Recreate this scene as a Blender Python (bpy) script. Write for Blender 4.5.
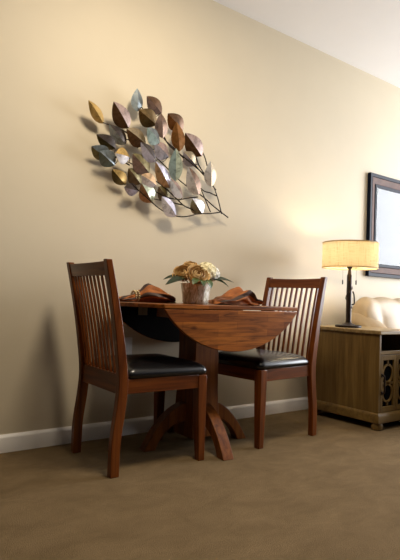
import bpy, bmesh, math, random
from mathutils import Vector, Matrix
random.seed(7)
for _o in list(bpy.data.objects): bpy.data.objects.remove(_o)
SC = bpy.context.scene
COL = SC.collection
PI = math.pi

# ------------------------------------------------------------------ camera
F_PX, YAW, PITCH, ROLL, CAM_H, CAM_D = 520.0, 0.63795, 0.0343, 0.0361, 0.79992, 2.66114
fw = Vector((math.sin(YAW)*math.cos(PITCH), math.cos(YAW)*math.cos(PITCH), math.sin(PITCH)))
rt = Vector((math.cos(YAW), -math.sin(YAW), 0))
up = rt.cross(fw)
r2 = math.cos(ROLL)*rt + math.sin(ROLL)*up
u2 = -math.sin(ROLL)*rt + math.cos(ROLL)*up
cam_data = bpy.data.cameras.new('camera')
cam_data.sensor_fit = 'HORIZONTAL'; cam_data.sensor_width = 36.0
cam_data.lens = F_PX/400.0*36.0
cam_data.clip_start = 0.05
cam = bpy.data.objects.new('camera', cam_data); COL.objects.link(cam)
cam.matrix_world = Matrix(((r2.x, u2.x, -fw.x, 0), (r2.y, u2.y, -fw.y, -CAM_D), (r2.z, u2.z, -fw.z, CAM_H), (0, 0, 0, 1)))
SC.camera = cam

# ------------------------------------------------------------------ light, world, exposure
SC.view_settings.view_transform = 'Standard'
SC.view_settings.look = 'None'
SC.view_settings.gamma = 1.0
SC.view_settings.use_curve_mapping = False
SC.view_settings.exposure = 0.42
world = bpy.data.worlds.new('world'); SC.world = world; world.use_nodes = True
world.node_tree.nodes['Background'].inputs[0].default_value = (0.80, 0.86, 1.0, 1)
world.node_tree.nodes['Background'].inputs[1].default_value = 0.012

def light(name, kind, loc, energy, color, aim=None, **kw):
    d = bpy.data.lights.new(name, kind); d.energy = energy; d.color = color
    for k, v in kw.items(): setattr(d, k, v)
    o = bpy.data.objects.new(name, d); COL.objects.link(o); o.location = loc
    if aim is not None:
        o.rotation_euler = (Vector(aim)-Vector(loc)).to_track_quat('-Z', 'Y').to_euler()
    return o
# the ceiling fitting of the room, above the frame
light('ceiling_light', 'AREA', (1.32, -1.25, 2.70), 30, (1.0, 0.86, 0.66), aim=(1.32, -0.9, 0), shape='DISK', size=0.48)
# daylight through the window in the right hand wall
light('window_daylight', 'AREA', (6.16, -1.80, 1.55), 185, (0.92, 0.95, 1.0), aim=(0, -1.80, 1.5), shape='RECTANGLE', size=2.3, size_y=2.0)

# ------------------------------------------------------------------ material helpers
def mat(name):
    m = bpy.data.materials.new(name); m.use_nodes = True
    nt = m.node_tree
    return m, nt, nt.nodes['Principled BSDF']
def setp(b, color=None, rough=None, metal=None, **kw):
    if color is not None: b.inputs['Base Color'].default_value = (*color, 1)
    if rough is not None: b.inputs['Roughness'].default_value = rough
    if metal is not None: b.inputs['Metallic'].default_value = metal
    for k, v in kw.items(): b.inputs[k.replace('_', ' ')].default_value = v
def node(nt, t, **kw):
    n = nt.nodes.new(t)
    for k, v in kw.items(): setattr(n, k, v)
    return n
def coords(nt, scale=(1, 1, 1), rot=(0, 0, 0), loc=(0, 0, 0)):
    t = node(nt, 'ShaderNodeTexCoord'); mp = node(nt, 'ShaderNodeMapping')
    mp.inputs['Scale'].default_value = scale; mp.inputs['Rotation'].default_value = rot; mp.inputs['Location'].default_value = loc
    nt.links.new(t.outputs['Object'], mp.inputs['Vector'])
    return mp.outputs['Vector']
def noise(nt, vec, scale, detail=4, rough=0.55, dist=0.0):
    n = node(nt, 'ShaderNodeTexNoise'); n.inputs['Scale'].default_value = scale
    n.inputs['Detail'].default_value = detail; n.inputs['Roughness'].default_value = rough
    n.inputs['Distortion'].default_value = dist
    nt.links.new(vec, n.inputs['Vector'])
    return n.outputs['Fac']
def ramp(nt, fac, stops):
    r = node(nt, 'ShaderNodeValToRGB')
    while len(r.color_ramp.elements) < len(stops): r.color_ramp.elements.new(0.5)
    for e, (p, c) in zip(r.color_ramp.elements, stops): e.position = p; e.color = (*c, 1)
    nt.links.new(fac, r.inputs['Fac'])
    return r.outputs['Color']
def bump(nt, b, fac, strength, dist=0.002):
    n = node(nt, 'ShaderNodeBump'); n.inputs['Strength'].default_value = strength; n.inputs['Distance'].default_value = dist
    nt.links.new(fac, n.inputs['Height']); nt.links.new(n.outputs['Normal'], b.inputs['Normal'])
def plain(name, color, rough=0.5, metal=0.0, var=0.12, scale=18, bmp=0.0, **kw):
    m, nt, b = mat(name); setp(b, color, rough, metal, **kw)
    v = coords(nt); f = noise(nt, v, scale)
    c = ramp(nt, f, [(0.3, tuple(x*(1-var) for x in color)), (0.7, tuple(min(1, x*(1+var)) for x in color))])
    nt.links.new(c, b.inputs['Base Color'])
    if bmp: bump(nt, b, noise(nt, v, scale*6), bmp)
    return m
def wood(name, dark, mid, lite, axis='z', rough=0.35, grain=34, **kw):
    m, nt, b = mat(name); setp(b, mid, rough, **kw)
    s = [1, 1, 1]; s['xyz'.index(axis)] = 0.07
    v = coords(nt, scale=tuple(s))
    f = noise(nt, v, grain, 5, 0.6, 0.6)
    c = ramp(nt, f, [(0.25, dark), (0.5, mid), (0.78, lite)])
    nt.links.new(c, b.inputs['Base Color'])
    b.inputs['Specular IOR Level'].default_value = 0.28
    bump(nt, b, f, 0.12, 0.0015)
    return m
def planks(name, plane, c1, c2, mortar, row=0.045, length=0.36, rough=0.3):
    m, nt, b = mat(name); setp(b, c1, rough, Specular_IOR_Level=0.28)
    rot = (0, 0, 0) if plane == 'xy' else (-PI/2, 0, 0)
    v = coords(nt, rot=rot)
    br = node(nt, 'ShaderNodeTexBrick'); br.offset = 0.37; br.offset_frequency = 2
    nt.links.new(v, br.inputs['Vector'])
    for k, val in (('Scale', 1.0), ('Mortar Size', 0.0006), ('Bias', 0.0), ('Brick Width', length), ('Row Height', row)): br.inputs[k].default_value = val
    br.inputs['Color1'].default_value = (*c1, 1); br.inputs['Color2'].default_value = (*c2, 1); br.inputs['Mortar'].default_value = (*mortar, 1)
    g = noise(nt, coords(nt, scale=(0.10, 1, 1)), 42, 5, 0.6, 0.8)
    gc = ramp(nt, g, [(0.30, (0.28, 0.22, 0.18)), (0.5, (0.9, 0.88, 0.85)), (0.75, (1.4, 1.35, 1.2))])
    mx = node(nt, 'ShaderNodeMix', data_type='RGBA', blend_type='MULTIPLY'); mx.inputs[0].default_value = 1
    nt.links.new(br.outputs['Color'], mx.inputs[6]); nt.links.new(gc, mx.inputs[7])
    vo = node(nt, 'ShaderNodeTexVoronoi'); vo.inputs['Scale'].default_value = 6.5
    nt.links.new(coords(nt, scale=(0.7, 1.3, 1.3)), vo.inputs['Vector'])
    kn = ramp(nt, vo.outputs['Distance'], [(0.05, (0.25, 0.18, 0.14)), (0.13, (1, 1, 1))])
    m2 = node(nt, 'ShaderNodeMix', data_type='RGBA', blend_type='MULTIPLY'); m2.inputs[0].default_value = 1
    nt.links.new(mx.outputs[2], m2.inputs[6]); nt.links.new(kn, m2.inputs[7])
    nt.links.new(m2.outputs[2], b.inputs['Base Color'])
    return m

# ------------------------------------------------------------------ mesh helpers
def finish(bm, angle=38):
    bmesh.ops.recalc_face_normals(bm, faces=bm.faces[:])
    for f in bm.faces: f.smooth = True
    lim = math.radians(angle)
    for e in bm.edges:
        if len(e.link_faces) == 2 and e.calc_face_angle(0) > lim: e.smooth = False
def obj(name, bm, m, parent=None, loc=(0, 0, 0), bevel=0.0, angle=38, label=None, fix=True):
    if fix: finish(bm, angle)
    me = bpy.data.meshes.new(name); bm.to_mesh(me); bm.free()
    for x in (m if isinstance(m, (list, tuple)) else [m]): me.materials.append(x)
    o = bpy.data.objects.new(name, me); COL.objects.link(o); o.location = loc
    if parent is not None: o.parent = parent
    if bevel:
        md = o.modifiers.new('bevel', 'BEVEL'); md.width = bevel; md.segments = 2; md.limit_method = 'ANGLE'; md.angle_limit = math.radians(40)
    if label: o['label'] = label
    return o
def thing(name, label, cat, loc=(0, 0, 0), rz=0.0, group=None):
    o = bpy.data.objects.new(name, None); COL.objects.link(o); o.empty_display_size = 0.1
    o.location = loc; o.rotation_euler = (0, 0, rz)
    return tag(o, label, cat, group)
def tag(o, label, cat, group=None):
    o['label'] = label; o['category'] = cat
    if group: o['group'] = group
    return o
def struct(name, bm, m, bevel=0.0, label=None, parent=None):
    o = obj(name, bm, m, parent, bevel=bevel)
    if parent is None:
        o['kind'] = 'structure'
        if label: o['label'] = label
    return o
def box(bm, x0, x1, y0, y1, z0, z1):
    v = [bm.verts.new((x, y, z)) for z in (z0, z1) for x, y in ((x0, y0), (x1, y0), (x1, y1), (x0, y1))]
    for f in ((0, 3, 2, 1), (4, 5, 6, 7), (0, 1, 5, 4), (1, 2, 6, 5), (2, 3, 7, 6), (3, 0, 4, 7)):
        bm.faces.new([v[i] for i in f])
    return bm
def B(*a): return box(bmesh.new(), *a)
def loft(bm, rings, cap=True, closed=True, mi=None):
    vs = [[bm.verts.new(p) for p in r] for r in rings]
    n = len(vs[0]); fs = []
    for a, b in zip(vs[:-1], vs[1:]):
        for i in range(n if closed else n-1):
            j = (i+1) % n
            f = bm.faces.new((a[i], a[j], b[j], b[i])); fs.append((f, i))
            if mi: f.material_index = mi(i)
    if cap and closed:
        bm.faces.new(list(reversed(vs[0]))); bm.faces.new(vs[-1])
    return bm
def catmull(pts, n=6):
    P = [Vector(p) for p in pts]; P = [P[0]*2-P[1]]+P+[P[-1]*2-P[-2]]; out = []
    for i in range(1, len(P)-2):
        a, b, c, d = P[i-1:i+3]
        for k in range(n):
            t = k/n
            out.append(0.5*((2*b)+(c-a)*t+(2*a-5*b+4*c-d)*t*t+(3*b-a-3*c+d)*t**3))
    out.append(P[-2]); return out
def tube(bm, pts, r, seg=8, r1=None):
    P = [Vector(p) for p in pts]; n = len(P); rings = []; ref = None
    for i, p in enumerate(P):
        t = (P[min(i+1, n-1)]-P[max(i-1, 0)]).normalized()
        if ref is None: ref = t.orthogonal().normalized()
        ref = (ref-t*ref.dot(t)).normalized(); q = t.cross(ref)
        rad = r if r1 is None else r+(r1-r)*i/(n-1)
        rings.append([p+ref*rad*math.cos(2*PI*k/seg)+q*rad*math.sin(2*PI*k/seg) for k in range(seg)])
    return loft(bm, rings)
def lathe(bm, prof, seg=32, c=(0, 0, 0), mi=None):
    rings = [[(c[0]+r*math.cos(2*PI*k/seg), c[1]+r*math.sin(2*PI*k/seg), c[2]+z) for k in range(seg)] for r, z in prof]
    return loft(bm, rings, mi=mi)
def prism(bm, pts, axis, a, b):
    """polygon pts extruded from a to b along axis ('x','y','z'); pts give the two other coordinates in order"""
    def P(u, v, w): return {'x': (w, u, v), 'y': (u, w, v), 'z': (u, v, w)}[axis]
    return loft(bm, [[P(u, v, a) for u, v in pts], [P(u, v, b) for u, v in pts]])
def sphere(bm, c, r, seg=12, sz=1.0):
    mt = Matrix.Translation(c) @ Matrix.Diagonal((r, r, r*sz, 1))
    bmesh.ops.create_uvsphere(bm, u_segments=seg, v_segments=max(6, seg//2+2), radius=1, matrix=mt); return bm
def rrect(x0, x1, y0, y1, r, z, seg=5):
    out = []
    for cx, cy, a0 in ((x1-r, y1-r, 0), (x0+r, y1-r, PI/2), (x0+r, y0+r, PI), (x1-r, y0+r, 1.5*PI)):
        for k in range(seg+1):
            a = a0+k/seg*PI/2; out.append((cx+r*math.cos(a), cy+r*math.sin(a), z))
    return out

# ------------------------------------------------------------------ the room
H = 2.74
m_wall = plain('wall_paint', (0.60, 0.52, 0.38), 0.62, var=0.02, scale=3, bmp=0.05)
m_ceil = plain('ceiling_paint', (0.80, 0.79, 0.79), 0.8, var=0.01, scale=4)
m_trim = plain('trim_paint', (0.84, 0.81, 0.77), 0.4, var=0.02)
def carpet():
    m, nt, b = mat('carpet'); setp(b, rough=0.97)
    b.inputs['Specular IOR Level'].default_value = 0.1
    v = coords(nt)
    big = noise(nt, coords(nt, scale=(1, 1.6, 1)), 5.5, 8, 0.72, 0.5); fine = noise(nt, v, 260, 3, 0.7)
    c1 = ramp(nt, big, [(0.3, (0.122, 0.082, 0.040)), (0.7, (0.178, 0.122, 0.063))])
    c2 = ramp(nt, fine, [(0.3, (0.70, 0.70, 0.70)), (0.7, (1.25, 1.25, 1.25))])
    mx = node(nt, 'ShaderNodeMix', data_type='RGBA', blend_type='MULTIPLY'); mx.inputs[0].default_value = 1
    nt.links.new(c1, mx.inputs[6]); nt.links.new(c2, mx.inputs[7]); nt.links.new(mx.outputs[2], b.inputs['Base Color'])
    bump(nt, b, fine, 0.5, 0.006)
    return m
m_carpet = carpet()
struct('floor', B(-2.2, 6.2, -4.6, 0.12, -0.1, 0), m_carpet, label='brown cut pile carpet covering the floor')
struct('ceiling', B(-2.2, 6.3, -4.6, 0.12, H, H+0.1), m_ceil, label='plain white ceiling')
struct('wall_back', B(-2.2, 6.3, 0, 0.12, 0, H), m_wall, label='long tan painted wall behind the table')
WX, wy0, wy1, wz0, wz1 = 6.2, -3.0, -0.6, 0.5, 2.6
bm = bmesh.new()
box(bm, WX, WX+0.1, -4.6, wy0, 0, H); box(bm, WX, WX+0.1, wy1, 0, 0, H)
box(bm, WX, WX+0.1, wy0, wy1, 0, wz0); box(bm, WX, WX+0.1, wy0, wy1, wz1, H)
struct('wall_right', bm, m_wall, label='tan wall with the window, outside the picture')
bm = bmesh.new()
for a, b_ in ((wy0, wy0+0.05), (wy1-0.05, wy1), (-1.82, -1.78)): box(bm, WX+0.03, WX+0.08, a, b_, wz0, wz1)
for a, b_ in ((wz0, wz0+0.05), (wz1-0.05, wz1), (1.53, 1.57)): box(bm, WX+0.03, WX+0.08, wy0, wy1, a, b_)
struct('window_1', bm, m_trim, label='white window frame in the right wall')
prof = [(0, 0), (-0.016, 0), (-0.016, 0.068), (-0.012, 0.078), (-0.006, 0.083), (-0.004, 0.087), (0, 0.087)]
bm = bmesh.new(); prism(bm, prof, 'x', -2.2, 6.2)
struct('baseboard_back', bm, m_trim, label='white baseboard along the tan wall')

# ------------------------------------------------------------------ materials
CH = ((0.040, 0.0085, 0.0016), (0.120, 0.029, 0.0042), (0.21, 0.058, 0.008))
m_chz = wood('cherry_upright', *CH, axis='z', rough=0.3)
m_chx = wood('cherry_rail', *CH, axis='x', rough=0.3)
m_chy = wood('cherry_crossrail', *CH, axis='y', rough=0.3)
TB = ((0.050, 0.013, 0.0022), (0.150, 0.043, 0.006), (0.25, 0.084, 0.013))
m_tbz = wood('acacia_upright', *TB, axis='z', rough=0.35)
m_top = planks('acacia_planks_top', 'xy', (0.30, 0.100, 0.016), (0.16, 0.044, 0.007), (0.05, 0.015, 0.006), 0.05, 0.5)
m_leaf = planks('acacia_planks_leaf', 'xz', (0.34, 0.112, 0.018), (0.17, 0.046, 0.007), (0.05, 0.015, 0.006), 0.038, 0.34)
m_under = plain('underside_shade', (0.005, 0.0035, 0.003), 0.35, var=0.3, Specular_IOR_Level=0.12)  # near-black colour puts the shade beneath the tabletop onto the leaf undersides
m_black = plain('black_leather', (0.005, 0.0045, 0.005), 0.27, var=0.2, scale=60, bmp=0.06)
m_iron = plain('dark_bronze', (0.030, 0.020, 0.016), 0.4, 0.7)
m_hinge = plain('dull_brass_hinge', (0.30, 0.22, 0.12), 0.4, 0.8)

# ------------------------------------------------------------------ dining chairs
PROF = [(-0.01, -0.236), (0.15, -0.234), (0.30, -0.216), (0.42, -0.210), (0.60, -0.234), (0.78, -0.268), (0.955, -0.308)]
def prof_x(z):
    for (z0, x0), (z1, x1) in zip(PROF[:-1], PROF[1:]):
        if z <= z1: break
    pts = catmull([(x, 0, zz) for zz, x in PROF], 10)
    for a, b in zip(pts[:-1], pts[1:]):
        if a.z <= z <= b.z: return a.x+(b.x-a.x)*(z-a.z)/(b.z-a.z)
    return pts[-1].x if z > pts[-1].z else pts[0].x
def flare(z): return 1.0+0.03*max(0.0, (z-0.42)/0.53)
def post(y, w, z0, z1, d0, dm, d1, n=26):
    rings = []; ya = y
    for k in range(n+1):
        z = z0+(z1-z0)*k/n; x = prof_x(z); y = ya*flare(z)
        s = (prof_x(z+0.01)-prof_x(z-0.01))/0.02 if 0.0 < z < 0.94 else 0
        t = k/n; d = d0+(dm-d0)*min(1, t/0.44) if t < 0.44 else dm+(d1-dm)*(t-0.44)/0.56
        hx = d/2*math.sqrt(1+s*s)
        rings.append([(x-hx, y-w/2, z), (x+hx, y-w/2, z), (x+hx, y+w/2, z), (x-hx, y+w/2, z)])
    return loft(bmesh.new(), rings)
def make_chair(label, loc, rz):
    t = thing('dining_chair', label, 'chair', loc, rz, 'dining chairs at the drop leaf table')
    for s in (-1, 1):
        obj('rear_leg', post(s*0.208, 0.034, 0, 0.955, 0.043, 0.046, 0.029), m_chz, t, bevel=0.003)
        rings = []
        for z, h in ((0, 0.018), (0.2, 0.0225), (0.36, 0.025), (0.42, 0.025)):
            cx, cy = 0.258-h, s*(0.215-h)
            rings.append([(cx-h, cy-h, z), (cx+h, cy-h, z), (cx+h, cy+h, z), (cx-h, cy+h, z)])
        obj('front_leg', loft(bmesh.new(), rings), m_chz, t, bevel=0.003)
        obj('side_rail', B(-0.190, 0.212, s*0.199-0.011, s*0.199+0.011, 0.357, 0.422), m_chx, t, bevel=0.002)
    obj('front_rail', B(0.227, 0.249, -0.172, 0.172, 0.357, 0.422), m_chy, t, bevel=0.002)
    obj('back_rail', B(-0.225, -0.200, -0.195, 0.195, 0.357, 0.445), m_chy, t, bevel=0.002)
    rings = []                                              # the top rail bows a little backwards
    for k in range(13):
        y = -0.202+0.404*k/12; bow = -0.010*(1-(y/0.202)**2)
        zt = 0.947-0.004*(1-(y/0.202)**2)
        xa, xb = prof_x(0.885)+bow, prof_x(0.948)+bow
        rings.append([(xa-0.011, y, 0.885), (xa+0.011, y, 0.885), (xb+0.011, y, zt), (xb-0.011, y, zt)])
    obj('top_rail', loft(bmesh.new(), rings), m_chy, t, bevel=0.002)
    for i in range(10):
        y = -0.171+0.038*i; bow = -0.010*(1-(y/0.196)**2); rings = []
        for k in range(15):
            z = 0.44+0.452*k/14; x = prof_x(z)+bow*k/14
            rings.append([(x-0.0045, y*flare(z)-0.0065, z), (x+0.0045, y*flare(z)-0.0065, z), (x+0.0045, y*flare(z)+0.0065, z), (x-0.0045, y*flare(z)+0.0065, z)])
        obj('slat', loft(bmesh.new(), rings), m_chz, t)
    bm = bmesh.new(); rings = []
    for ins, z in ((0.014, 0.420), (0.003, 0.428), (0, 0.438), (0.002, 0.449), (0.010, 0.461), (0.027, 0.473), (0.055, 0.484), (0.10, 0.493), (0.15, 0.498), (0.185, 0.499)):
        rings.append(rrect(-0.189+ins, 0.267-ins, -0.219+ins, 0.219-ins, max(0.012, 0.035-ins*0.1), z))
    obj('seat_cushion', loft(bm, rings), m_black, t, angle=60, label='black leather seat cushion')
    return t
make_chair('cherry wood dining chair left of the table, seen from behind its slatted back', (1.335, -0.388, 0), -0.014)
make_chair('cherry wood dining chair at right of the table, standing next to the cabinet', (2.190, -0.366, 0), PI+0.108)

# ------------------------------------------------------------------ drop leaf table
t = thing('drop_leaf_table', 'round acacia drop leaf table with both leaves folded down, on a pedestal', 'table', (1.755, -0.345, 0))
R_, CHD, TZ = 0.530, 0.285, 0.765
a0 = math.asin(CHD/R_)
pts = [(R_*math.cos(a), R_*math.sin(a)) for a in [(-a0+2*a0*k/16) for k in range(17)]]
pts += [(-x, -y) for x, y in pts]
bm = bmesh.new(); prism(bm, pts, 'z', TZ-0.020, TZ)
obj('tabletop', bm, m_top, t, bevel=0.003)
for s in (-1, 1):
    hw = math.sqrt(R_**2-CHD**2); b0 = math.acos(CHD/R_)
    pts = [(R_*math.sin(a), -0.86*(R_*math.cos(a)-CHD)) for a in [(-b0+2*b0*k/32) for k in range(33)]]
    bm = bmesh.new(); y = s*(CHD-0.009)
    prism(bm, [(u, v+TZ-0.0235) for u, v in pts], 'y', y-0.0095, y+0.0095)
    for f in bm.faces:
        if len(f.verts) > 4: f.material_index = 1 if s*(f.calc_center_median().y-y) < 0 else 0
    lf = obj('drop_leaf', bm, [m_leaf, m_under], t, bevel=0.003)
    for hx in (-0.24, 0.24):
        bm = bmesh.new(); box(bm, hx-0.03, hx+0.03, y-s*0.0115-0.002, y-s*0.0115+0.002, TZ-0.075, TZ-0.026)
        tube(bm, [(hx-0.03, y-s*0.012, TZ-0.0245), (hx+0.03, y-s*0.012, TZ-0.0245)], 0.004)
        obj('hinge', bm, m_hinge, lf)
rings = []
for z, h in ((0.055, 0.090), (0.14, 0.089), (0.30, 0.082), (0.50, 0.079), (0.69, 0.081)):
    rings.append([(sx*h-0.03, sy*h, z) for sx, sy in ((-1, -1), (1, -1), (1, 1), (-1, 1))])
obj('pedestal', loft(bmesh.new(), rings), m_tbz, t, bevel=0.004)
bm = bmesh.new(); box(bm, -0.25, 0.20, -0.10, 0.10, 0.69, 0.745)
obj('top_support', bm, m_tbz, t, bevel=0.003)
for k in range(4):
    a = k*PI/2-0.09; ca, sa = math.cos(a), math.sin(a)
    outer = catmull([(0.07, 0, 0.235), (0.12, 0, 0.222), (0.19, 0, 0.180), (0.26, 0, 0.105), (0.305, 0, 0.035), (0.325, 0, 0.0)], 5)
    inner = catmull([(0.262, 0, 0.0), (0.24, 0, 0.045), (0.20, 0, 0.092), (0.15, 0, 0.125), (0.10, 0, 0.135), (0.07, 0, 0.135)], 5)
    rings = []
    for side in (-0.032, 0.032):
        rings.append([(-0.03+p.x*ca-side*sa, p.x*sa+side*ca, p.z) for p in outer+inner])
    bm = bmesh.new(); n = len(outer)
    A = [[bm.verts.new(q) for q in r] for r in rings]; N = len(A[0])
    for i in range(N): bm.faces.new((A[0][i], A[0][(i+1) % N], A[1][(i+1) % N], A[1][i]))
    for S in A:
        for i in range(n-1):
            bm.faces.new((S[i], S[i+1], S[N-2-i], S[N-1-i]))
    obj('foot', bm, m_tbz, t, bevel=0.003)

# ------------------------------------------------------------------ napkins
m_rust = plain('rust_cloth', (0.33, 0.100, 0.016), 0.7, var=0.35, scale=22, bmp=0.3)
m_brown = plain('dark_brown_cloth_lining', (0.045, 0.020, 0.014), 0.6, var=0.3, scale=30)
m_bead = plain('champagne_beads', (0.55, 0.45, 0.26), 0.3, 0.6)
def napkin(label, loc, rz, stations, ring_u, seed, N=40):
    """stations: u(x), half width y, height, lift of the ridge"""
    rnd = random.Random(seed)
    t = thing('napkin', label, 'napkin', loc, rz, 'rust napkins on the table')
    ph = [rnd.uniform(0, 6.28) for _ in range(4)]
    st = catmull([(s[0], s[1], s[2]) for s in stations], 7)
    rings = []
    for i, s in enumerate(st):
        x, hw, h = s; hw = max(hw, 0.006); h = max(h, 0.005); r = []
        fold = 1.0 if ring_u is None else min(1.0, abs(x-ring_u)/0.05)
        for k in range(N):
            a = 2*PI*k/N
            w = 1+fold*(0.24*math.sin(4*a+ph[0]+x*9)+0.18*math.sin(7*a+ph[1]-x*22))
            yy = hw*math.cos(a)*w; zz = h*0.5*(1+math.sin(a)*w)
            xx = x+fold*0.016*math.sin(3*a+ph[2])
            r.append((xx, yy+0.012*fold*math.sin(x*22+ph[3]), max(0.0008, zz)))
        rings.append(r)
    def mi(i):
        return 1 if (i*4/N+ph[0]/6.28) % 1.0 < 0.30 else 0
    bm = loft(bmesh.new(), rings, mi=mi)
    obj('cloth', bm, [m_rust, m_brown], t, angle=75)
    if ring_u is None: return
    bm = bmesh.new()
    for k in range(14):
        a = 2*PI*k/14
        for dx in (-0.009, 0.009): sphere(bm, (ring_u+dx, 0.026*math.cos(a), 0.0065+0.026+0.026*math.sin(a)), 0.0065, 8)
    obj('napkin_ring', bm, m_bead, t, label='champagne beaded napkin ring')
napkin('rust napkin fanned through a beaded ring, on the table left of the flower pot', (1.42, -0.25, TZ), 0.03,
       [(-0.135, 0.050, 0.018), (-0.11, 0.065, 0.030), (-0.085, 0.05, 0.036), (-0.055, 0.022, 0.046), (-0.03, 0.026, 0.056), (0.0, 0.055, 0.084), (0.04, 0.085, 0.076), (0.09, 0.10, 0.062), (0.14, 0.09, 0.040), (0.175, 0.06, 0.018)], -0.055, 3)
napkin('rust napkin with a tall dark-lined fold, on the table right of the flower pot', (1.985, -0.33, TZ), 0.05,
       [(-0.17, 0.045, 0.022), (-0.12, 0.065, 0.040), (-0.07, 0.065, 0.044), (-0.03, 0.07, 0.066), (0.01, 0.07, 0.088), (0.045, 0.060, 0.102), (0.075, 0.055, 0.080), (0.10, 0.05, 0.052), (0.13, 0.06, 0.046), (0.17, 0.06, 0.036), (0.20, 0.035, 0.014)], None, 11)

# ------------------------------------------------------------------ flower pot and bouquet
PX, PY = 1.692, -0.345
def pot_mat():
    m, nt, b = mat('ribbed_taupe_glaze'); setp(b, rough=0.32, metal=0.15)
    v = coords(nt, scale=(1, 1, 0.35)); f = noise(nt, v, 55, 5, 0.65, 1.2)
    c = ramp(nt, f, [(0.32, (0.21, 0.18, 0.105)), (0.47, (0.57, 0.51, 0.36)), (0.62, (0.92, 0.90, 0.84))])
    nt.links.new(c, b.inputs['Base Color']); bump(nt, b, f, 0.6, 0.004)
    return m
m_pot = pot_mat()
t = thing('flower_pot', 'small taupe ribbed flower pot in the middle of the table', 'flower pot', (PX, PY, TZ))
prof = [(0.064, 0.0), (0.070, 0.004), (0.073, 0.03), (0.078, 0.07), (0.083, 0.105), (0.086, 0.112), (0.082, 0.113), (0.078, 0.104), (0.073, 0.092)]
bm = bmesh.new(); seg = 44; rings = []
for r, z in prof:
    rings.append([(r*(1+0.022*math.sin(11*a)*(1 if r > 0.066 else 0))*math.cos(a), r*(1+0.022*math.sin(11*a))*math.sin(a), z) for a in [2*PI*k/seg for k in range(seg)]])
obj('pot', loft(bm, rings), m_pot, t, angle=60)
m_soil = plain('floral_moss', (0.06, 0.07, 0.025), 0.95, var=0.4, scale=60, bmp=0.6)
bm = bmesh.new(); lathe(bm, [(0.071, 0.0925), (0.06, 0.096), (0.02, 0.098)], 24)
obj('moss', bm, m_soil, t, label='dark green moss filling the pot')
m_green = plain('stem_green', (0.05, 0.11, 0.02), 0.5)
m_dleaf = plain('dark_green_leaf', (0.010, 0.024, 0.007), 0.4, var=0.35, scale=40)
m_lleaf = plain('fresh_green_leaf', (0.045, 0.080, 0.016), 0.45, var=0.3, scale=40)
def petal(bm, c, axis_a, tilt, r, w, curl):
    """one cupped rose petal: a curved sheet with thickness on a cup of radius r"""
    U, V = 6, 6; outer = []; 
    for side in (0, 0.0009):
        g = []
        for i in range(U+1):
            u = -1+2*i/U; row = []
            for j in range(V+1):
                v = j/V
                a = axis_a+u*w*(0.45+0.55*math.sin(min(1, v*1.25)*PI/2))
                el = -PI/2+(PI/2+tilt)*v
                rr = r*(1+curl*max(0, v-0.68)*3.0*(1-0.3*u*u))-side
                z = r*math.sin(el)*0.95-0.12*r*u*u*v
                h = rr*math.cos(el) if v < 0.999 else rr*math.cos(el)
                row.append(bm.verts.new((c[0]+h*math.cos(a), c[1]+h*math.sin(a), c[2]+z)))
            g.append(row)
        outer.append(g)
    for g in outer:
        for i in range(U):
            for j in range(V): bm.faces.new((g[i][j], g[i+1][j], g[i+1][j+1], g[i][j+1]))
    A, Bq = outer
    for i in range(U):
        bm.faces.new((A[i][V], A[i+1][V], Bq[i+1][V], Bq[i][V]))
    for j in range(V):
        for e in (0, U): bm.faces.new((A[e][j], A[e][j+1], Bq[e][j+1], Bq[e][j]))
def rose(label, pos, R, tiltv, m, seed):
    rnd = random.Random(seed)
    t = thing('rose', label, 'flower', pos, 0, 'flowers in the pot')
    bm = bmesh.new()
    for ring, (k, rr, tl, cu) in enumerate(((3, 0.34, 0.95, 0.0), (4, 0.52, 0.80, 0.05), (5, 0.72, 0.62, 0.16), (6, 0.92, 0.42, 0.28), (6, 1.05, 0.18, 0.34))):
        for i in range(k):
            petal(bm, (0, 0, -0.10*R*ring*0.4), 2*PI*i/k+ring*0.7+rnd.uniform(-.15, .15), tl, R*rr*0.86, 2.6/k*1.15, cu)
    d = Vector(tiltv).normalized(); rot = Vector((0, 0, 1)).rotation_difference(d).to_matrix().to_4x4()
    bmesh.ops.transform(bm, matrix=rot, verts=bm.verts)
    obj('petals', bm, m, t, angle=80)
    base = Vector((PX+(pos[0]-PX)*0.35, PY+(pos[1]-PY)*0.35, TZ+0.095))-Vector(pos)
    bm = bmesh.new(); tube(bm, catmull([base, base*0.5-d*R*0.4, -d*R*0.75], 5), 0.0025, 6)
    obj('stem', bm, m_green, t)
m_rose = plain('tan_rose_petals', (0.60, 0.40, 0.18), 0.6, var=0.3, scale=45)
m_rose2 = plain('deep_tan_rose_petals', (0.50, 0.30, 0.10), 0.6, var=0.3, scale=45)
m_cream = plain('cream_petals', (0.82, 0.74, 0.48), 0.6, var=0.15, scale=45)
m_white = plain('white_petals', (0.80, 0.78, 0.72), 0.6, var=0.08, scale=45)
rose('large tan rose at the front of the bouquet', (1.655, -0.41, 0.926), 0.060, (-0.25, -0.75, 0.6), m_rose, 1)
rose('tan rose at the left edge of the bouquet', (1.598, -0.345, 0.934), 0.050, (-0.6, -0.55, 0.6), m_rose2, 2)
rose('small tan rose bud at the very top of the bouquet', (1.668, -0.325, 0.984), 0.038, (-0.1, -0.35, 0.9), m_rose2, 3)
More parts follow.
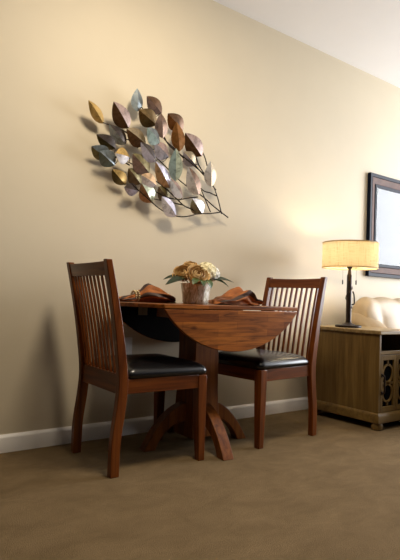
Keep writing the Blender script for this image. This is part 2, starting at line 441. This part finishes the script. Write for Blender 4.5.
def hydrangea(label, pos, R, m, seed, n=42):
    rnd = random.Random(seed)
    t = thing('hydrangea', label, 'flower', pos, 0, 'flowers in the pot')
    bm = bmesh.new()
    for i in range(n):
        z = 1-1.45*(i+0.5)/n; a = i*2.39996; r = math.sqrt(max(0, 1-z*z))
        d = Vector((r*math.cos(a), r*math.sin(a), z)); q = d.orthogonal().normalized(); w = d.cross(q)
        c = d*R*rnd.uniform(0.9, 1.02); s = R*0.27; o = rnd.uniform(0, 1.5)
        for k in range(4):
            b = o+k*PI/2
            e = q*math.cos(b)+w*math.sin(b); f = q*math.cos(b+PI/2)+w*math.sin(b+PI/2)
            P = [c-d*0.003, c+e*s*0.55+f*s*0.42+d*0.002, c+e*s*1.0+d*0.001, c+e*s*0.55-f*s*0.42+d*0.002]
            v = [bm.verts.new(p) for p in P]+[bm.verts.new(p-d*0.001) for p in P]
            for fc in ((0, 1, 2, 3), (7, 6, 5, 4), (0, 4, 5, 1), (1, 5, 6, 2), (2, 6, 7, 3), (3, 7, 4, 0)): bm.faces.new([v[x] for x in fc])
    sphere(bm, (0, 0, 0), R*0.82, 12)
    obj('florets', bm, m, t)
    base = Vector((PX+(pos[0]-PX)*0.35, PY+(pos[1]-PY)*0.35, TZ+0.095))-Vector(pos)
    bm = bmesh.new(); tube(bm, [base, base*0.5, Vector((0, 0, -R*0.6))], 0.003, 6)
    obj('stem', bm, m_green, t)
hydrangea('cream hydrangea head between the tan roses and the white one', (1.738, -0.37, 0.944), 0.056, m_cream, 4)
hydrangea('white hydrangea head at the right of the bouquet', (1.795, -0.35, 0.932), 0.046, m_white, 5)
def leaf_shape(bm, base, tip, width, upv=(0, 0, 1), droop=0.0, fold=0.25, thick=0.0012, rows=9, cross=(1.0, 0.5), mats=None, skew=0.0):
    """a pointed leaf folded along its midrib"""
    P0, P1 = Vector(base), Vector(tip); ax = (P1-P0); L = ax.length; ax.normalize()
    n0 = Vector(upv); n0 = (n0-ax*n0.dot(ax)).normalized(); sd = ax.cross(n0).normalized()
    def shell(off):
        g = []
        for i in range(rows+1):
            u = i/rows
            w = width/2*(math.sin(PI*u**0.80))**0.85 if 0 < u < 1 else 0.0006
            mid = P0+ax*L*u+n0*(droop*math.sin(PI*u)+off)
            row = []
            for q in (-cross[0], -cross[1], 0, cross[1], cross[0]):
                row.append(bm.verts.new(mid+sd*w*q+n0*(fold*w*abs(q)+skew*w*q)))
            g.append(row)
        return g
    a, b = shell(0), shell(-thick)
    for g, fl in ((a, False), (b, True)):
        for i in range(rows):
            for j in range(4):
                f = [g[i][j], g[i+1][j], g[i+1][j+1], g[i][j+1]]
                fc = bm.faces.new(f if not fl else f[::-1])
                if mats: fc.material_index = mats[0] if j < 2 else mats[1]
    for j in (0, 4):
        for i in range(rows):
            fc = bm.faces.new((a[i][j], a[i+1][j], b[i+1][j], b[i][j]))
            if mats: fc.material_index = mats[0] if j == 0 else mats[1]
    for i in (0, rows):
        for j in range(4): bm.faces.new((a[i][j], a[i][j+1], b[i][j+1], b[i][j]))
def sprig(label, leaves, m, core):
    t = thing('leaf_sprig', label, 'leaf sprig', core, 0, 'greenery in the pot')
    c = Vector(core)
    for b, tp, w in leaves:
        bm = bmesh.new(); leaf_shape(bm, Vector(b)-c, Vector(tp)-c, w, (0, -0.4, 1), 0.008, 0.2)
        obj('leaf', bm, m, t)
    bm = bmesh.new()
    for b, tp, w in leaves:
        e = Vector(b)-c; root = Vector((PX+(b[0]-PX)*0.4, PY+(b[1]-PY)*0.4, TZ+0.094))-c
        tube(bm, catmull([root, root*0.45+e*0.55+Vector((0, 0, 0.012)), e+(Vector(tp)-Vector(b))*0.1], 4), 0.0016, 5)
    obj('stem', bm, m_green, t)
sprig('dark green leaves hanging over the left rim of the pot', [((1.60, -0.37, 0.905), (1.475, -0.37, 0.862), 0.052), ((1.60, -0.33, 0.912), (1.505, -0.30, 0.892), 0.04)], m_dleaf, (1.62, -0.35, 0.88))
sprig('fresh green leaves drooping over the front rim of the pot', [((1.640, -0.425, 0.900), (1.590, -0.455, 0.868), 0.040), ((1.700, -0.43, 0.900), (1.708, -0.46, 0.852), 0.042), ((1.665, -0.43, 0.895), (1.655, -0.465, 0.862), 0.036)], m_lleaf, (1.67, -0.40, 0.88))
sprig('dark green leaves spreading over the right rim of the pot', [((1.775, -0.37, 0.908), (1.915, -0.40, 0.895), 0.056), ((1.78, -0.39, 0.905), (1.855, -0.43, 0.866), 0.040), ((1.775, -0.33, 0.92), (1.885, -0.30, 0.918), 0.044)], m_dleaf, (1.765, -0.36, 0.88))

# ------------------------------------------------------------------ leaf wall sculpture
PAL = dict(gold=(0.50, 0.32, 0.10), umber=(0.11, 0.052, 0.02), mauve=(0.34, 0.24, 0.21), ice=(0.62, 0.74, 0.82), slate=(0.20, 0.23, 0.24),
           bronze=(0.13, 0.078, 0.02), dark=(0.045, 0.030, 0.022), taupe=(0.25, 0.19, 0.11), olive=(0.16, 0.125, 0.045), teal=(0.20, 0.27, 0.25),
           pearl=(0.82, 0.80, 0.83), lilac=(0.52, 0.50, 0.60), aqua=(0.42, 0.56, 0.56), copper=(0.27, 0.115, 0.03), peach=(0.55, 0.36, 0.20), sage=(0.42, 0.45, 0.32))
PM = {}
for k, c in PAL.items():
    m, nt, b = mat('patina_shading_'+k); setp(b, rough=0.33, metal=0.5)
    v = coords(nt); f = noise(nt, v, 26, 5, 0.65, 0.8)
    nt.links.new(ramp(nt, f, [(0.28, tuple(x*0.35 for x in c)), (0.5, c), (0.75, tuple(min(0.9, x*1.3+0.03) for x in c))]), b.inputs['Base Color'])
    bump(nt, b, f, 0.15, 0.002); PM[k] = m
LEAVES=[  # half colours: metal patina with shine and facet shade painted in
 ((1.127, 1.832),(1.232, 1.737),0.057,0.07,'gold','gold'),
 ((1.267, 1.856),(1.385, 1.741),0.093,0.08,'umber','mauve'),
 ((1.424, 1.98),(1.44, 1.854),0.061,0.07,'ice','slate'),
 ((1.471, 1.938),(1.592, 1.875),0.077,0.09,'mauve','umber'),
 ((1.428, 1.85),(1.561, 1.8),0.093,0.085,'bronze','bronze'),
 ((1.254, 1.731),(1.375, 1.648),0.070,0.07,'ice','dark'),
 ((1.354, 1.726),(1.493, 1.67),0.090,0.09,'umber','taupe'),
 ((1.19, 1.664),(1.319, 1.618),0.067,0.06,'olive','dark'),
 ((1.165, 1.595),(1.284, 1.552),0.079,0.05,'olive','slate'),
 ((1.199, 1.569),(1.31, 1.518),0.085,0.075,'teal','slate'),
 ((1.282, 1.569),(1.388, 1.573),0.080,0.1,'pearl','gold'),
 ((1.435, 1.662),(1.558, 1.579),0.074,0.1,'lilac','dark'),
 ((1.477, 1.755),(1.574, 1.692),0.088,0.11,'aqua','slate'),
 ((1.559, 1.858),(1.6, 1.726),0.072,0.1,'mauve','umber'),
 ((1.633, 1.884),(1.759, 1.816),0.088,0.07,'copper','umber'),
 ((1.686, 1.843),(1.729, 1.677),0.074,0.09,'copper','copper'),
 ((1.76, 1.795),(1.902, 1.682),0.099,0.08,'umber','mauve'),
 ((1.542, 1.688),(1.656, 1.627),0.090,0.085,'lilac','mauve'),
 ((1.399, 1.594),(1.524, 1.508),0.093,0.09,'mauve','olive'),
 ((1.45, 1.48),(1.562, 1.441),0.076,0.11,'pearl','peach'),
 ((1.288, 1.489),(1.388, 1.424),0.069,0.06,'olive','gold'),
 ((1.395, 1.516),(1.496, 1.447),0.079,0.045,'taupe','olive'),
 ((1.362, 1.4),(1.462, 1.396),0.064,0.08,'lilac','dark'),
 ((1.466, 1.437),(1.561, 1.344),0.087,0.075,'peach','sage'),
 ((1.594, 1.379),(1.722, 1.283),0.081,0.09,'pearl','lilac'),
 ((1.551, 1.577),(1.668, 1.446),0.077,0.09,'peach','lilac'),
 ((1.655, 1.494),(1.76, 1.399),0.071,0.095,'pearl','mauve'),
 ((1.668, 1.672),(1.693, 1.486),0.073,0.11,'aqua','sage'),
 ((1.785, 1.59),(1.883, 1.433),0.085,0.09,'pearl','umber'),
 ((1.947, 1.653),(1.985, 1.501),0.073,0.08,'pearl','taupe'),
 ((1.83, 1.404),(1.93, 1.324),0.082,0.07,'sage','pearl'),
 ((1.771, 1.687),(1.88, 1.627),0.081,0.05,'lilac','taupe'),
 ((1.596, 1.444),(1.69, 1.386),0.075,0.05,'taupe','olive'),
]
STEMS=[
  [(2.149, 1.331), (2.03, 1.384), (1.924, 1.439), (1.761, 1.501), (1.584, 1.61), (1.48, 1.666), (1.368, 1.677)] ,
  [(2.089, 1.346), (2.052, 1.439), (2.008, 1.516)] ,
  [(1.949, 1.577), (1.807, 1.646), (1.671, 1.705), (1.604, 1.781), (1.533, 1.831), (1.463, 1.884)] ,
  [(1.949, 1.583), (1.899, 1.631), (1.866, 1.682), (1.771, 1.763)] ,
  [(1.962, 1.636), (1.936, 1.689), (1.903, 1.727)] ,
  [(2.043, 1.457), (1.986, 1.468), (1.922, 1.477), (1.834, 1.551)] ,
  [(2.007, 1.349), (1.964, 1.413), (1.922, 1.477)] ,
  [(1.901, 1.43), (1.825, 1.412), (1.751, 1.393), (1.657, 1.394), (1.552, 1.42), (1.472, 1.408)] ,
  [(2.089, 1.359), (2.0, 1.338), (1.898, 1.322), (1.815, 1.296), (1.73, 1.286), (1.626, 1.306), (1.527, 1.358), (1.405, 1.432)] ,
  [(1.913, 1.331), (1.843, 1.347), (1.782, 1.363), (1.692, 1.417), (1.608, 1.461), (1.514, 1.496), (1.413, 1.543), (1.299, 1.561)] ,
  [(1.784, 1.654), (1.708, 1.7), (1.634, 1.74), (1.589, 1.808), (1.531, 1.878)] ,
  [(2.041, 1.495), (1.974, 1.549), (1.909, 1.589), (1.829, 1.65)] ,
  [(1.782, 1.363), (1.68, 1.367), (1.568, 1.369)] ,
  [(1.48, 1.666), (1.373, 1.724), (1.253, 1.742)] ,
  [(1.413, 1.543), (1.336, 1.568), (1.26, 1.598)] ,
]

t = thing('leaf_wall_sculpture', 'large metal wall sculpture of coloured leaves on bare branches, above the table', 'wall sculpture', (1.65, 0, 1.55))
O3 = Vector((1.65, 0, 1.55))
stem_pts = []
for k, s in enumerate(STEMS):
    P = catmull([(x, -0.045-0.006*math.sin(k*1.7)-0.004*i, z) for i, (x, z) in enumerate(s)], 5)
    stem_pts += P
    bm = bmesh.new(); tube(bm, [p-O3 for p in P], 0.0042, 7, 0.0030)
    obj('branch', bm, m_iron, t)
rl = random.Random(5)
for (tp, bs, w, d, a, c) in LEAVES:
    tipv = Vector((tp[0], -d-rl.uniform(0.004, 0.022), tp[1])); basev = Vector((bs[0], -d+0.012, bs[1]))
    near = min(stem_pts, key=lambda p: (p-basev).length)
    tilt = {'pearl': 0.15, 'ice': 0.12, 'aqua': 0.1, 'lilac': 0.1, 'umber': -0.1, 'olive': -0.15, 'bronze': -0.1}.get(a, 0.0)
    bm = bmesh.new()
    leaf_shape(bm, basev-O3, tipv-O3, w*1.16, (-0.35+tilt+rl.uniform(-0.3, 0.3), -1, -0.1+tilt+rl.uniform(-0.25, 0.25)), 0.010, -0.48, 0.0014, 10, mats=(0, 1))
    n0 = len(bm.faces)
    tube(bm, catmull([near-O3, (near+basev)/2-O3+Vector((0, -0.004, 0)), basev-O3+(tipv-basev)*0.06], 3), 0.0022, 6)
    bm.faces.ensure_lookup_table()
    for f in bm.faces[n0:]: f.material_index = 2
    obj('leaf', bm, [PM[a], PM[c], m_iron], t, angle=30)
for x, z in ((1.48, 1.666), (1.807, 1.646), (1.90, 1.43), (1.51, 1.496)):
    near = min(stem_pts, key=lambda p: (p-Vector((x, -0.05, z))).length)
    bm = bmesh.new(); tube(bm, [near-O3, Vector((near.x, -0.001, near.z))-O3], 0.003, 6)
    obj('wall_mount', bm, m_iron, t)

# ------------------------------------------------------------------ outlet
t = thing('wall_outlet', 'white electrical outlet low on the wall between chair and table', 'outlet', (1.462, 0, 0.50))
bm = bmesh.new(); box(bm, -0.035, 0.035, -0.006, -0.0002, -0.057, 0.057)
obj('cover_plate', bm, m_trim, t, bevel=0.002)
for z in (-0.021, 0.021):
    bm = bmesh.new(); prism(bm, [(0.016*math.cos(a), z+0.014*math.sin(a)) for a in [2*PI*k/16 for k in range(16)]], 'y', -0.008, -0.006)
    obj('socket', bm, m_trim, t)

# ------------------------------------------------------------------ cabinet
m_cabz = wood('weathered_oak_upright', (0.070, 0.037, 0.008), (0.130, 0.076, 0.020), (0.195, 0.120, 0.037), 'z', 0.5, 26)
m_cabx = wood('weathered_oak_rail', (0.070, 0.037, 0.008), (0.130, 0.076, 0.020), (0.195, 0.120, 0.037), 'x', 0.45, 26)
m_cabt = wood('lamplit_oak_top', (0.13, 0.080, 0.028), (0.23, 0.155, 0.065), (0.32, 0.23, 0.11), 'x', 0.4, 26)  # lighter than the body: the lamp's light is put into this colour
m_inside = plain('dark_cabinet_inside', (0.020, 0.014, 0.010), 0.6)
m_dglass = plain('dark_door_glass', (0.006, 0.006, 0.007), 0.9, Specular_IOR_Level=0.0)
CX0, CX1, CY0, CY1, CT = 2.905, 3.285, -0.685, -0.135, 0.632
W_ = CX1-CX0
t = thing('cabinet', 'weathered oak cabinet with fretwork doors and an open shelf, carrying the lamp', 'cabinet', (CX0, CY0, 0))
D_ = CY1-CY0
bm = bmesh.new(); box(bm, 0, 0.02, 0, D_, 0.05, CT-0.026); obj('side_panel', bm, m_cabz, t, bevel=0.0015)
bm = bmesh.new(); box(bm, W_-0.02, W_, 0, D_, 0.05, CT-0.026); obj('side_panel', bm, m_cabz, t, bevel=0.0015)
bm = bmesh.new(); box(bm, 0.02, W_-0.02, D_-0.012, D_, 0.06, CT-0.026); obj('back_panel', bm, m_inside, t)
bm = bmesh.new(); box(bm, 0.02, W_-0.02, 0.022, D_-0.012, 0.47, 0.486); obj('shelf', bm, m_inside, t)
bm = bmesh.new(); box(bm, 0.02, W_-0.02, 0.022, D_-0.012, 0.085, 0.10); obj('bottom_panel', bm, m_cabx, t)
bm = bmesh.new()
box(bm, 0.02, W_-0.02, 0, 0.022, 0.478, 0.500)
obj('face_rail', bm, m_cabx, t, bevel=0.0015)
bm = bmesh.new(); box(bm, -0.014, W_+0.014, -0.016, D_+0.002, CT-0.026, CT); obj('cabinet_top', bm, m_cabt, t, bevel=0.005)
bm = bmesh.new()
ring = lambda e, z: [(-e, -e, z), (W_+e, -e, z), (W_+e, D_, z), (-e, D_, z)]
loft(bm, [ring(0.014, 0.045), ring(0.014, 0.088), ring(0.010, 0.098), ring(0.002, 0.108)])
obj('base_molding', bm, m_cabx, t, bevel=0.002)
for fx in (0.025, W_-0.025):
    for fy in (0.022, D_-0.03):
        bm = bmesh.new(); lathe(bm, [(0.026, 0), (0.036, 0.006), (0.038, 0.022), (0.034, 0.038), (0.030, 0.046)], 20, (fx, fy, 0))
        obj('bun_foot', bm, m_cabx, t, angle=50)
dw = (W_-0.04)/2
for i in range(2):
    x0 = 0.02+i*dw+0.0015; x1 = x0+dw-0.003; z0, z1 = 0.112, 0.474
    d = obj('door', B(x0, x0+0.024, 0.0, 0.02, z0, z1), m_cabz, t, bevel=0.001)
    bm = bmesh.new(); bm.from_mesh(d.data)
    box(bm, x1-0.024, x1, 0, 0.02, z0, z1); box(bm, x0+0.024, x1-0.024, 0, 0.02, z0, z0+0.032); box(bm, x0+0.024, x1-0.024, 0, 0.02, z1-0.032, z1)
    finish(bm); bm.to_mesh(d.data); bm.free()
    bm = bmesh.new(); cx = (x0+x1)/2; zz0, zz1 = z0+0.032, z1-0.032; mid = (zz0+zz1)/2; hx = (x1-x0)/2-0.024
    rr = 0.053
    for cz in (mid+0.062, mid-0.062):
        rg = []
        for k in range(37):
            a = 2*PI*k/36
            ca, sa = math.cos(a), math.sin(a)
            rg.append([(cx+(rr-0.006)*ca, 0.004, cz+(rr-0.006)*sa*1.06), (cx+(rr+0.006)*ca, 0.004, cz+(rr+0.006)*sa*1.06), (cx+(rr+0.006)*ca, 0.013, cz+(rr+0.006)*sa*1.06), (cx+(rr-0.006)*ca, 0.013, cz+(rr-0.006)*sa*1.06)])
        loft(bm, rg, cap=False)
        for sx in (-1, 1):
            xa = cx+sx*rr; xb = cx+sx*hx; box(bm, min(xa, xb), max(xa, xb), 0.004, 0.013, cz-0.007, cz+0.007)
    box(bm, cx-0.007, cx+0.007, 0.004, 0.013, mid+0.062+rr*1.06, zz1); box(bm, cx-0.007, cx+0.007, 0.004, 0.013, zz0, mid-0.062-rr*1.06)
    box(bm, cx-hx, cx+hx, 0.004, 0.013, mid-0.007, mid+0.007)
    obj('fretwork', bm, m_cabz, d)
    obj('glass_pane', B(x0+0.02, x1-0.02, 0.014, 0.018, z0+0.028, z1-0.028), m_dglass, d, label='dark pane behind the fretwork')
    hxp = x0+0.012 if i == 0 else x1-0.012
    bm = bmesh.new(); tube(bm, catmull([(hxp, 0.0, 0.232), (hxp, -0.016, 0.236), (hxp, -0.020, 0.26), (hxp, -0.020, 0.32), (hxp, -0.016, 0.344), (hxp, 0.0, 0.348)], 4), 0.0055, 8)
    box(bm, hxp-0.009, hxp+0.009, -0.003, 0, 0.222, 0.244); box(bm, hxp-0.009, hxp+0.009, -0.003, 0, 0.336, 0.358)
    obj('handle', bm, m_iron, d, label='dark iron pull handle')

# ------------------------------------------------------------------ table lamp
LX, LY = 3.015, -0.355
t = thing('table_lamp', 'lit table lamp with a drum shade and dark vine-wrapped pole on the cabinet', 'lamp', (LX, LY, CT))
bm = bmesh.new(); lathe(bm, [(0.088, 0), (0.090, 0.004), (0.089, 0.013), (0.085, 0.016), (0.05, 0.018), (0.040, 0.024), (0.030, 0.026), (0.022, 0.034)], 36)
obj('lamp_base', bm, m_iron, t)
bm = bmesh.new(); lathe(bm, [(0.019, 0.03), (0.0185, 0.2), (0.018, 0.36), (0.014, 0.372), (0.010, 0.40), (0.010, 0.43)], 16)
m_pole = plain('pewter_pole', (0.055, 0.042, 0.036), 0.32, 0.8)
obj('pole', bm, m_pole, t)
bm = bmesh.new()
tube(bm, catmull([(0.022*math.cos(a*1.0)*(1+0.25*math.sin(a*2)), 0.022*math.sin(a*1.0), 0.16+0.022*a) for a in [0.5*i-1.2 for i in range(17)]], 4), 0.005, 7, 0.0035)
tube(bm, catmull([(0.018, -0.014, 0.16), (0.035, -0.018, 0.165), (0.042, -0.014, 0.195), (0.036, -0.014, 0.23), (0.021, -0.016, 0.25)], 5), 0.005, 7)
obj('vine', bm, m_iron, t)
bm = bmesh.new(); lathe(bm, [(0.016, 0.41), (0.018, 0.415), (0.018, 0.45), (0.014, 0.454)], 14)
obj('bulb_socket', bm, m_iron, t)
def emis(name, col, st):
    m, nt, b = mat(name); setp(b, col, 0.4); b.inputs['Emission Color'].default_value = (*col, 1); b.inputs['Emission Strength'].default_value = st
    return m
m_bulb = emis('bulb_glow', (1.0, 0.80, 0.48), 18.0)
bm = bmesh.new(); lathe(bm, [(0.012, 0.454), (0.016, 0.462), (0.028, 0.48), (0.031, 0.495), (0.026, 0.512), (0.012, 0.521), (0.003, 0.523)], 16)
obj('bulb', bm, m_bulb, t, label='glowing light bulb')
def shade_mat():
    m, nt, b = mat('linen_shade')
    v1 = coords(nt, scale=(1, 1, 14)); v2 = coords(nt, scale=(1, 1, 0.05))
    f = node(nt, 'ShaderNodeMath', operation='ADD'); nt.links.new(noise(nt, v1, 18, 3), f.inputs[0]); nt.links.new(noise(nt, v2, 160, 3), f.inputs[1])
    c = ramp(nt, f.outputs[0], [(0.6, (0.46, 0.33, 0.17)), (1.4, (0.68, 0.53, 0.31))])
    dif = node(nt, 'ShaderNodeBsdfDiffuse'); tr = node(nt, 'ShaderNodeBsdfTranslucent'); mx = node(nt, 'ShaderNodeMixShader'); mx.inputs[0].default_value = 0.27
    nt.links.new(c, dif.inputs['Color']); nt.links.new(c, tr.inputs['Color'])
    nt.links.new(dif.outputs[0], mx.inputs[1]); nt.links.new(tr.outputs[0], mx.inputs[2])
    nt.links.new(mx.outputs[0], nt.nodes['Material Output'].inputs['Surface'])
    return m
m_shade = shade_mat()
SR, S0, S1 = 0.190, 0.412, 0.593
bm = bmesh.new()
rg = [[(r*math.cos(a), r*math.sin(a), z) for a in [2*PI*k/64 for k in range(64)]] for r, z in ((SR, S0), (SR, S1))]
loft(bm, rg, cap=False)
sh = obj('lamp_shade', bm, m_shade, t, fix=False)
for p in sh.data.polygons: p.use_smooth = True
m_rim = plain('shade_trim', (0.50, 0.34, 0.14), 0.7)
for z in (S0+0.004, S1-0.004):
    bm = bmesh.new(); rg = []
    for k in range(65):
        a = 2*PI*k/64; rg.append([(r*math.cos(a), r*math.sin(a), zz) for r, zz in ((SR-0.002, z-0.004), (SR+0.002, z-0.004), (SR+0.002, z+0.004), (SR-0.002, z+0.004))])
    obj('shade_rim', loft(bm, rg, cap=False), m_rim, sh)
bm = bmesh.new()
for k in range(3):
    a = 2*PI*k/3+0.4; tube(bm, [(0.017*math.cos(a), 0.017*math.sin(a), 0.452), (SR*math.cos(a), SR*math.sin(a), 0.452), (SR*math.cos(a)*0.995, SR*math.sin(a)*0.995, 0.46)], 0.0015, 5)
obj('shade_spider', bm, m_iron, t)
for s in (-1, 1):
    px, py = s*0.047*0.8, -s*0.047*0.6
    bm = bmesh.new(); tube(bm, [(px*0.38, py*0.38, 0.452), (px, py, 0.45), (px, py, 0.33)], 0.0009, 5)
    ch = obj('pull_chain', bm, m_pole, t)
    bm = bmesh.new(); lathe(bm, [(0.002, 0.332), (0.0045, 0.325), (0.0045, 0.302), (0.002, 0.298)], 8, (px, py, 0))
    obj('chain_pull', bm, m_pole, ch)
light('lamp_bulb_light', 'POINT', (LX, LY, CT+0.492), 44, (1.0, 0.85, 0.62), shadow_soft_size=0.033)

# ------------------------------------------------------------------ sofa
m_sofa = plain('cream_leather', (0.41, 0.31, 0.19), 0.5, var=0.08, scale=8, bmp=0.08)
SX0, SX1 = 3.32, 5.35
t = thing('sofa', 'cream leather sofa with rolled arm and channelled back behind the cabinet', 'sofa', (SX0, -0.06, 0))
Wd = SX1-SX0
def rbox(x0, x1, y0, y1, z0, z1, r):
    bm = bmesh.new(); rings = []
    for k in range(5):
        a = k/4*PI/2; rings.append(rrect(x0+r*(1-math.sin(a)), x1-r*(1-math.sin(a)), y0+r*(1-math.sin(a)), y1-r*(1-math.sin(a)), max(r*0.5, r*math.sin(a)), z0+r*(1-math.cos(a))))
    for k in range(5):
        a = PI/2*(1-k/4); rings.append(rrect(x0+r*(1-math.sin(a)), x1-r*(1-math.sin(a)), y0+r*(1-math.sin(a)), y1-r*(1-math.sin(a)), max(r*0.5, r*math.sin(a)), z1-r*(1-math.cos(a))))
    return loft(bm, rings)
obj('frame', rbox(0.06, Wd-0.06, -0.86, -0.02, 0.06, 0.30, 0.03), m_sofa, t, angle=60)
for i in range(2):
    xa = 0.20+i*(Wd-0.40)/2
    obj('seat_cushion', rbox(xa+0.004, xa+(Wd-0.40)/2-0.004, -0.88, -0.22, 0.301, 0.47, 0.05), m_sofa, t, angle=60)
bm = bmesh.new(); rings = []; nx = 96                      # back: fluted front, rolled top, rounded ends
for i in range(nx+1):
    u = i/nx; x = 0.045+(Wd-0.09)*u
    e = min(x-0.045, Wd-0.045-x); drop = 0.075*max(0, 1-e/0.10)**2
    ch = abs(math.sin(PI*(x-0.215)/0.28))**0.5
    f = 0.036*ch; zt = 0.792-drop+0.008*ch
    sec = [(-0.03, 0.28), (-0.03, zt-0.05)]
    for k in range(9):
        a = PI*k/8; sec.append((-0.115+0.085*math.cos(a), zt-0.04+0.10*math.sin(a)*(0.85+0.15*ch)))
    sec += [(-0.205-f, zt-0.10), (-0.215-f, zt-0.20), (-0.215-f*0.8, 0.48), (-0.20, 0.28)]
    rings.append([(x, y, z) for y, z in sec])
obj('backrest', loft(bm, rings), m_sofa, t, angle=70)
for s in (0, 1):                                            # arms: low rolls that sweep up into the back
    xx = 0.105 if s == 0 else Wd-0.105; rings = []
    for y, top in ((-0.87, 0.535), (-0.85, 0.56), (-0.60, 0.575), (-0.42, 0.595), (-0.32, 0.625), (-0.25, 0.675), (-0.19, 0.72), (-0.12, 0.745), (-0.03, 0.75)):
        sec = [(xx-0.075, 0.06), (xx+0.075, 0.06), (xx+0.075, top-0.19)]
        for k in range(15):
            a = -0.75+(PI+1.5)*k/14; sec.append((xx+0.103*math.cos(a), top-0.098+0.098*math.sin(a)))
        sec.append((xx-0.075, top-0.19))
        rings.append([(u, y, v) for u, v in sec])
    obj('arm', loft(bmesh.new(), rings), m_sofa, t, angle=60)
for fx in (0.10, Wd-0.10):
    for fy in (-0.80, -0.08):
        bm = bmesh.new(); lathe(bm, [(0.022, 0), (0.030, 0.06)], 14, (fx, fy, 0)); obj('sofa_foot', bm, m_iron, t)

# ------------------------------------------------------------------ framed picture
m_fdark = plain('dark_navy_frame', (0.004, 0.006, 0.015), 0.4, var=0.2, Specular_IOR_Level=0.07)
m_fbrown = plain('brown_frame_cove', (0.085, 0.036, 0.022), 0.4, var=0.3, Specular_IOR_Level=0.07)
FX0, FX1, FZ0, FZ1 = 3.685, 4.83, 1.032, 1.900
t = thing('framed_picture', 'large glazed picture in a wide dark frame above the sofa', 'picture', ((FX0+FX1)/2, 0, (FZ0+FZ1)/2))
hw, hh = (FX1-FX0)/2, (FZ1-FZ0)/2
def rail(i0, i1, d0, d1, m, name, label=None):
    bm = bmesh.new(); rg = []
    def rc(i, d): return [(-hw+i, -d, -hh+i), (hw-i, -d, -hh+i), (hw-i, -d, hh-i), (-hw+i, -d, hh-i)]
    n = 5; loops = [rc(i0, 0.0005), rc(i0, d0*0.8)]
    for k in range(n+1):
        u = k/n; loops.append(rc(i0+(i1-i0)*(0.06+0.88*u), d0+(d1-d0)*u))
    loops += [rc(i1, d1*0.8), rc(i1, 0.0005)]
    loops.append(loops[0])
    vs = [[bm.verts.new(p) for p in r] for r in loops[:-1]]; vs.append(vs[0])
    for a, b in zip(vs[:-1], vs[1:]):
        for i in range(4): bm.faces.new((a[i], a[(i+1) % 4], b[(i+1) % 4], b[i]))
    return obj(name, bm, m, t, label=label, angle=25)
rail(0, 0.030, 0.034, 0.030, m_fdark, 'outer_frame')
rail(0.030, 0.085, 0.030, 0.016, m_fbrown, 'frame_cove', 'brown hollow moulding')
rail(0.085, 0.112, 0.022, 0.020, m_fdark, 'inner_frame')
def print_mat():
    m, nt, b = mat('glare_print'); setp(b, rough=0.6)
    v = coords(nt, scale=(0.5, 1, 2.0)); f = noise(nt, v, 3.0, 5, 0.6)
    t_ = node(nt, 'ShaderNodeTexCoord'); sp = node(nt, 'ShaderNodeSeparateXYZ'); nt.links.new(t_.outputs['Object'], sp.inputs[0])
    ad = node(nt, 'ShaderNodeMath', operation='MULTIPLY_ADD'); ad.inputs[1].default_value = 0.25; nt.links.new(f, ad.inputs[0])
    mr = node(nt, 'ShaderNodeMapRange'); mr.inputs[1].default_value = -0.33; mr.inputs[2].default_value = 0.33; nt.links.new(sp.outputs['Z'], mr.inputs[0])
    nt.links.new(mr.outputs[0], ad.inputs[2])
    c = ramp(nt, ad.outputs[0], [(0.1, (0.70, 0.84, 0.90)), (0.38, (0.90, 0.95, 0.97)), (0.62, (0.76, 0.87, 0.95)), (1.0, (0.72, 0.82, 0.93))])  # whitish blue tones paint the window's glare into the print
    nt.links.new(c, b.inputs['Base Color']); return m
obj('print', B(-hw+0.10, hw-0.10, -0.011, -0.003, -hh+0.10, hh-0.10), print_mat(), t, label='pale blue print with window glare painted in')
def glass_mat():
    m, nt, b = mat('picture_glass')
    tr = node(nt, 'ShaderNodeBsdfTransparent'); gl = node(nt, 'ShaderNodeBsdfGlossy'); gl.inputs['Roughness'].default_value = 0.03
    fr = node(nt, 'ShaderNodeFresnel'); fr.inputs['IOR'].default_value = 1.5; mx = node(nt, 'ShaderNodeMixShader')
    nt.links.new(fr.outputs[0], mx.inputs[0]); nt.links.new(tr.outputs[0], mx.inputs[1]); nt.links.new(gl.outputs[0], mx.inputs[2])
    nt.links.new(mx.outputs[0], nt.nodes['Material Output'].inputs['Surface']); return m
obj('glass', B(-hw+0.105, hw-0.105, -0.0145, -0.0125, -hh+0.105, hh-0.105), glass_mat(), t, label='clear picture glass')
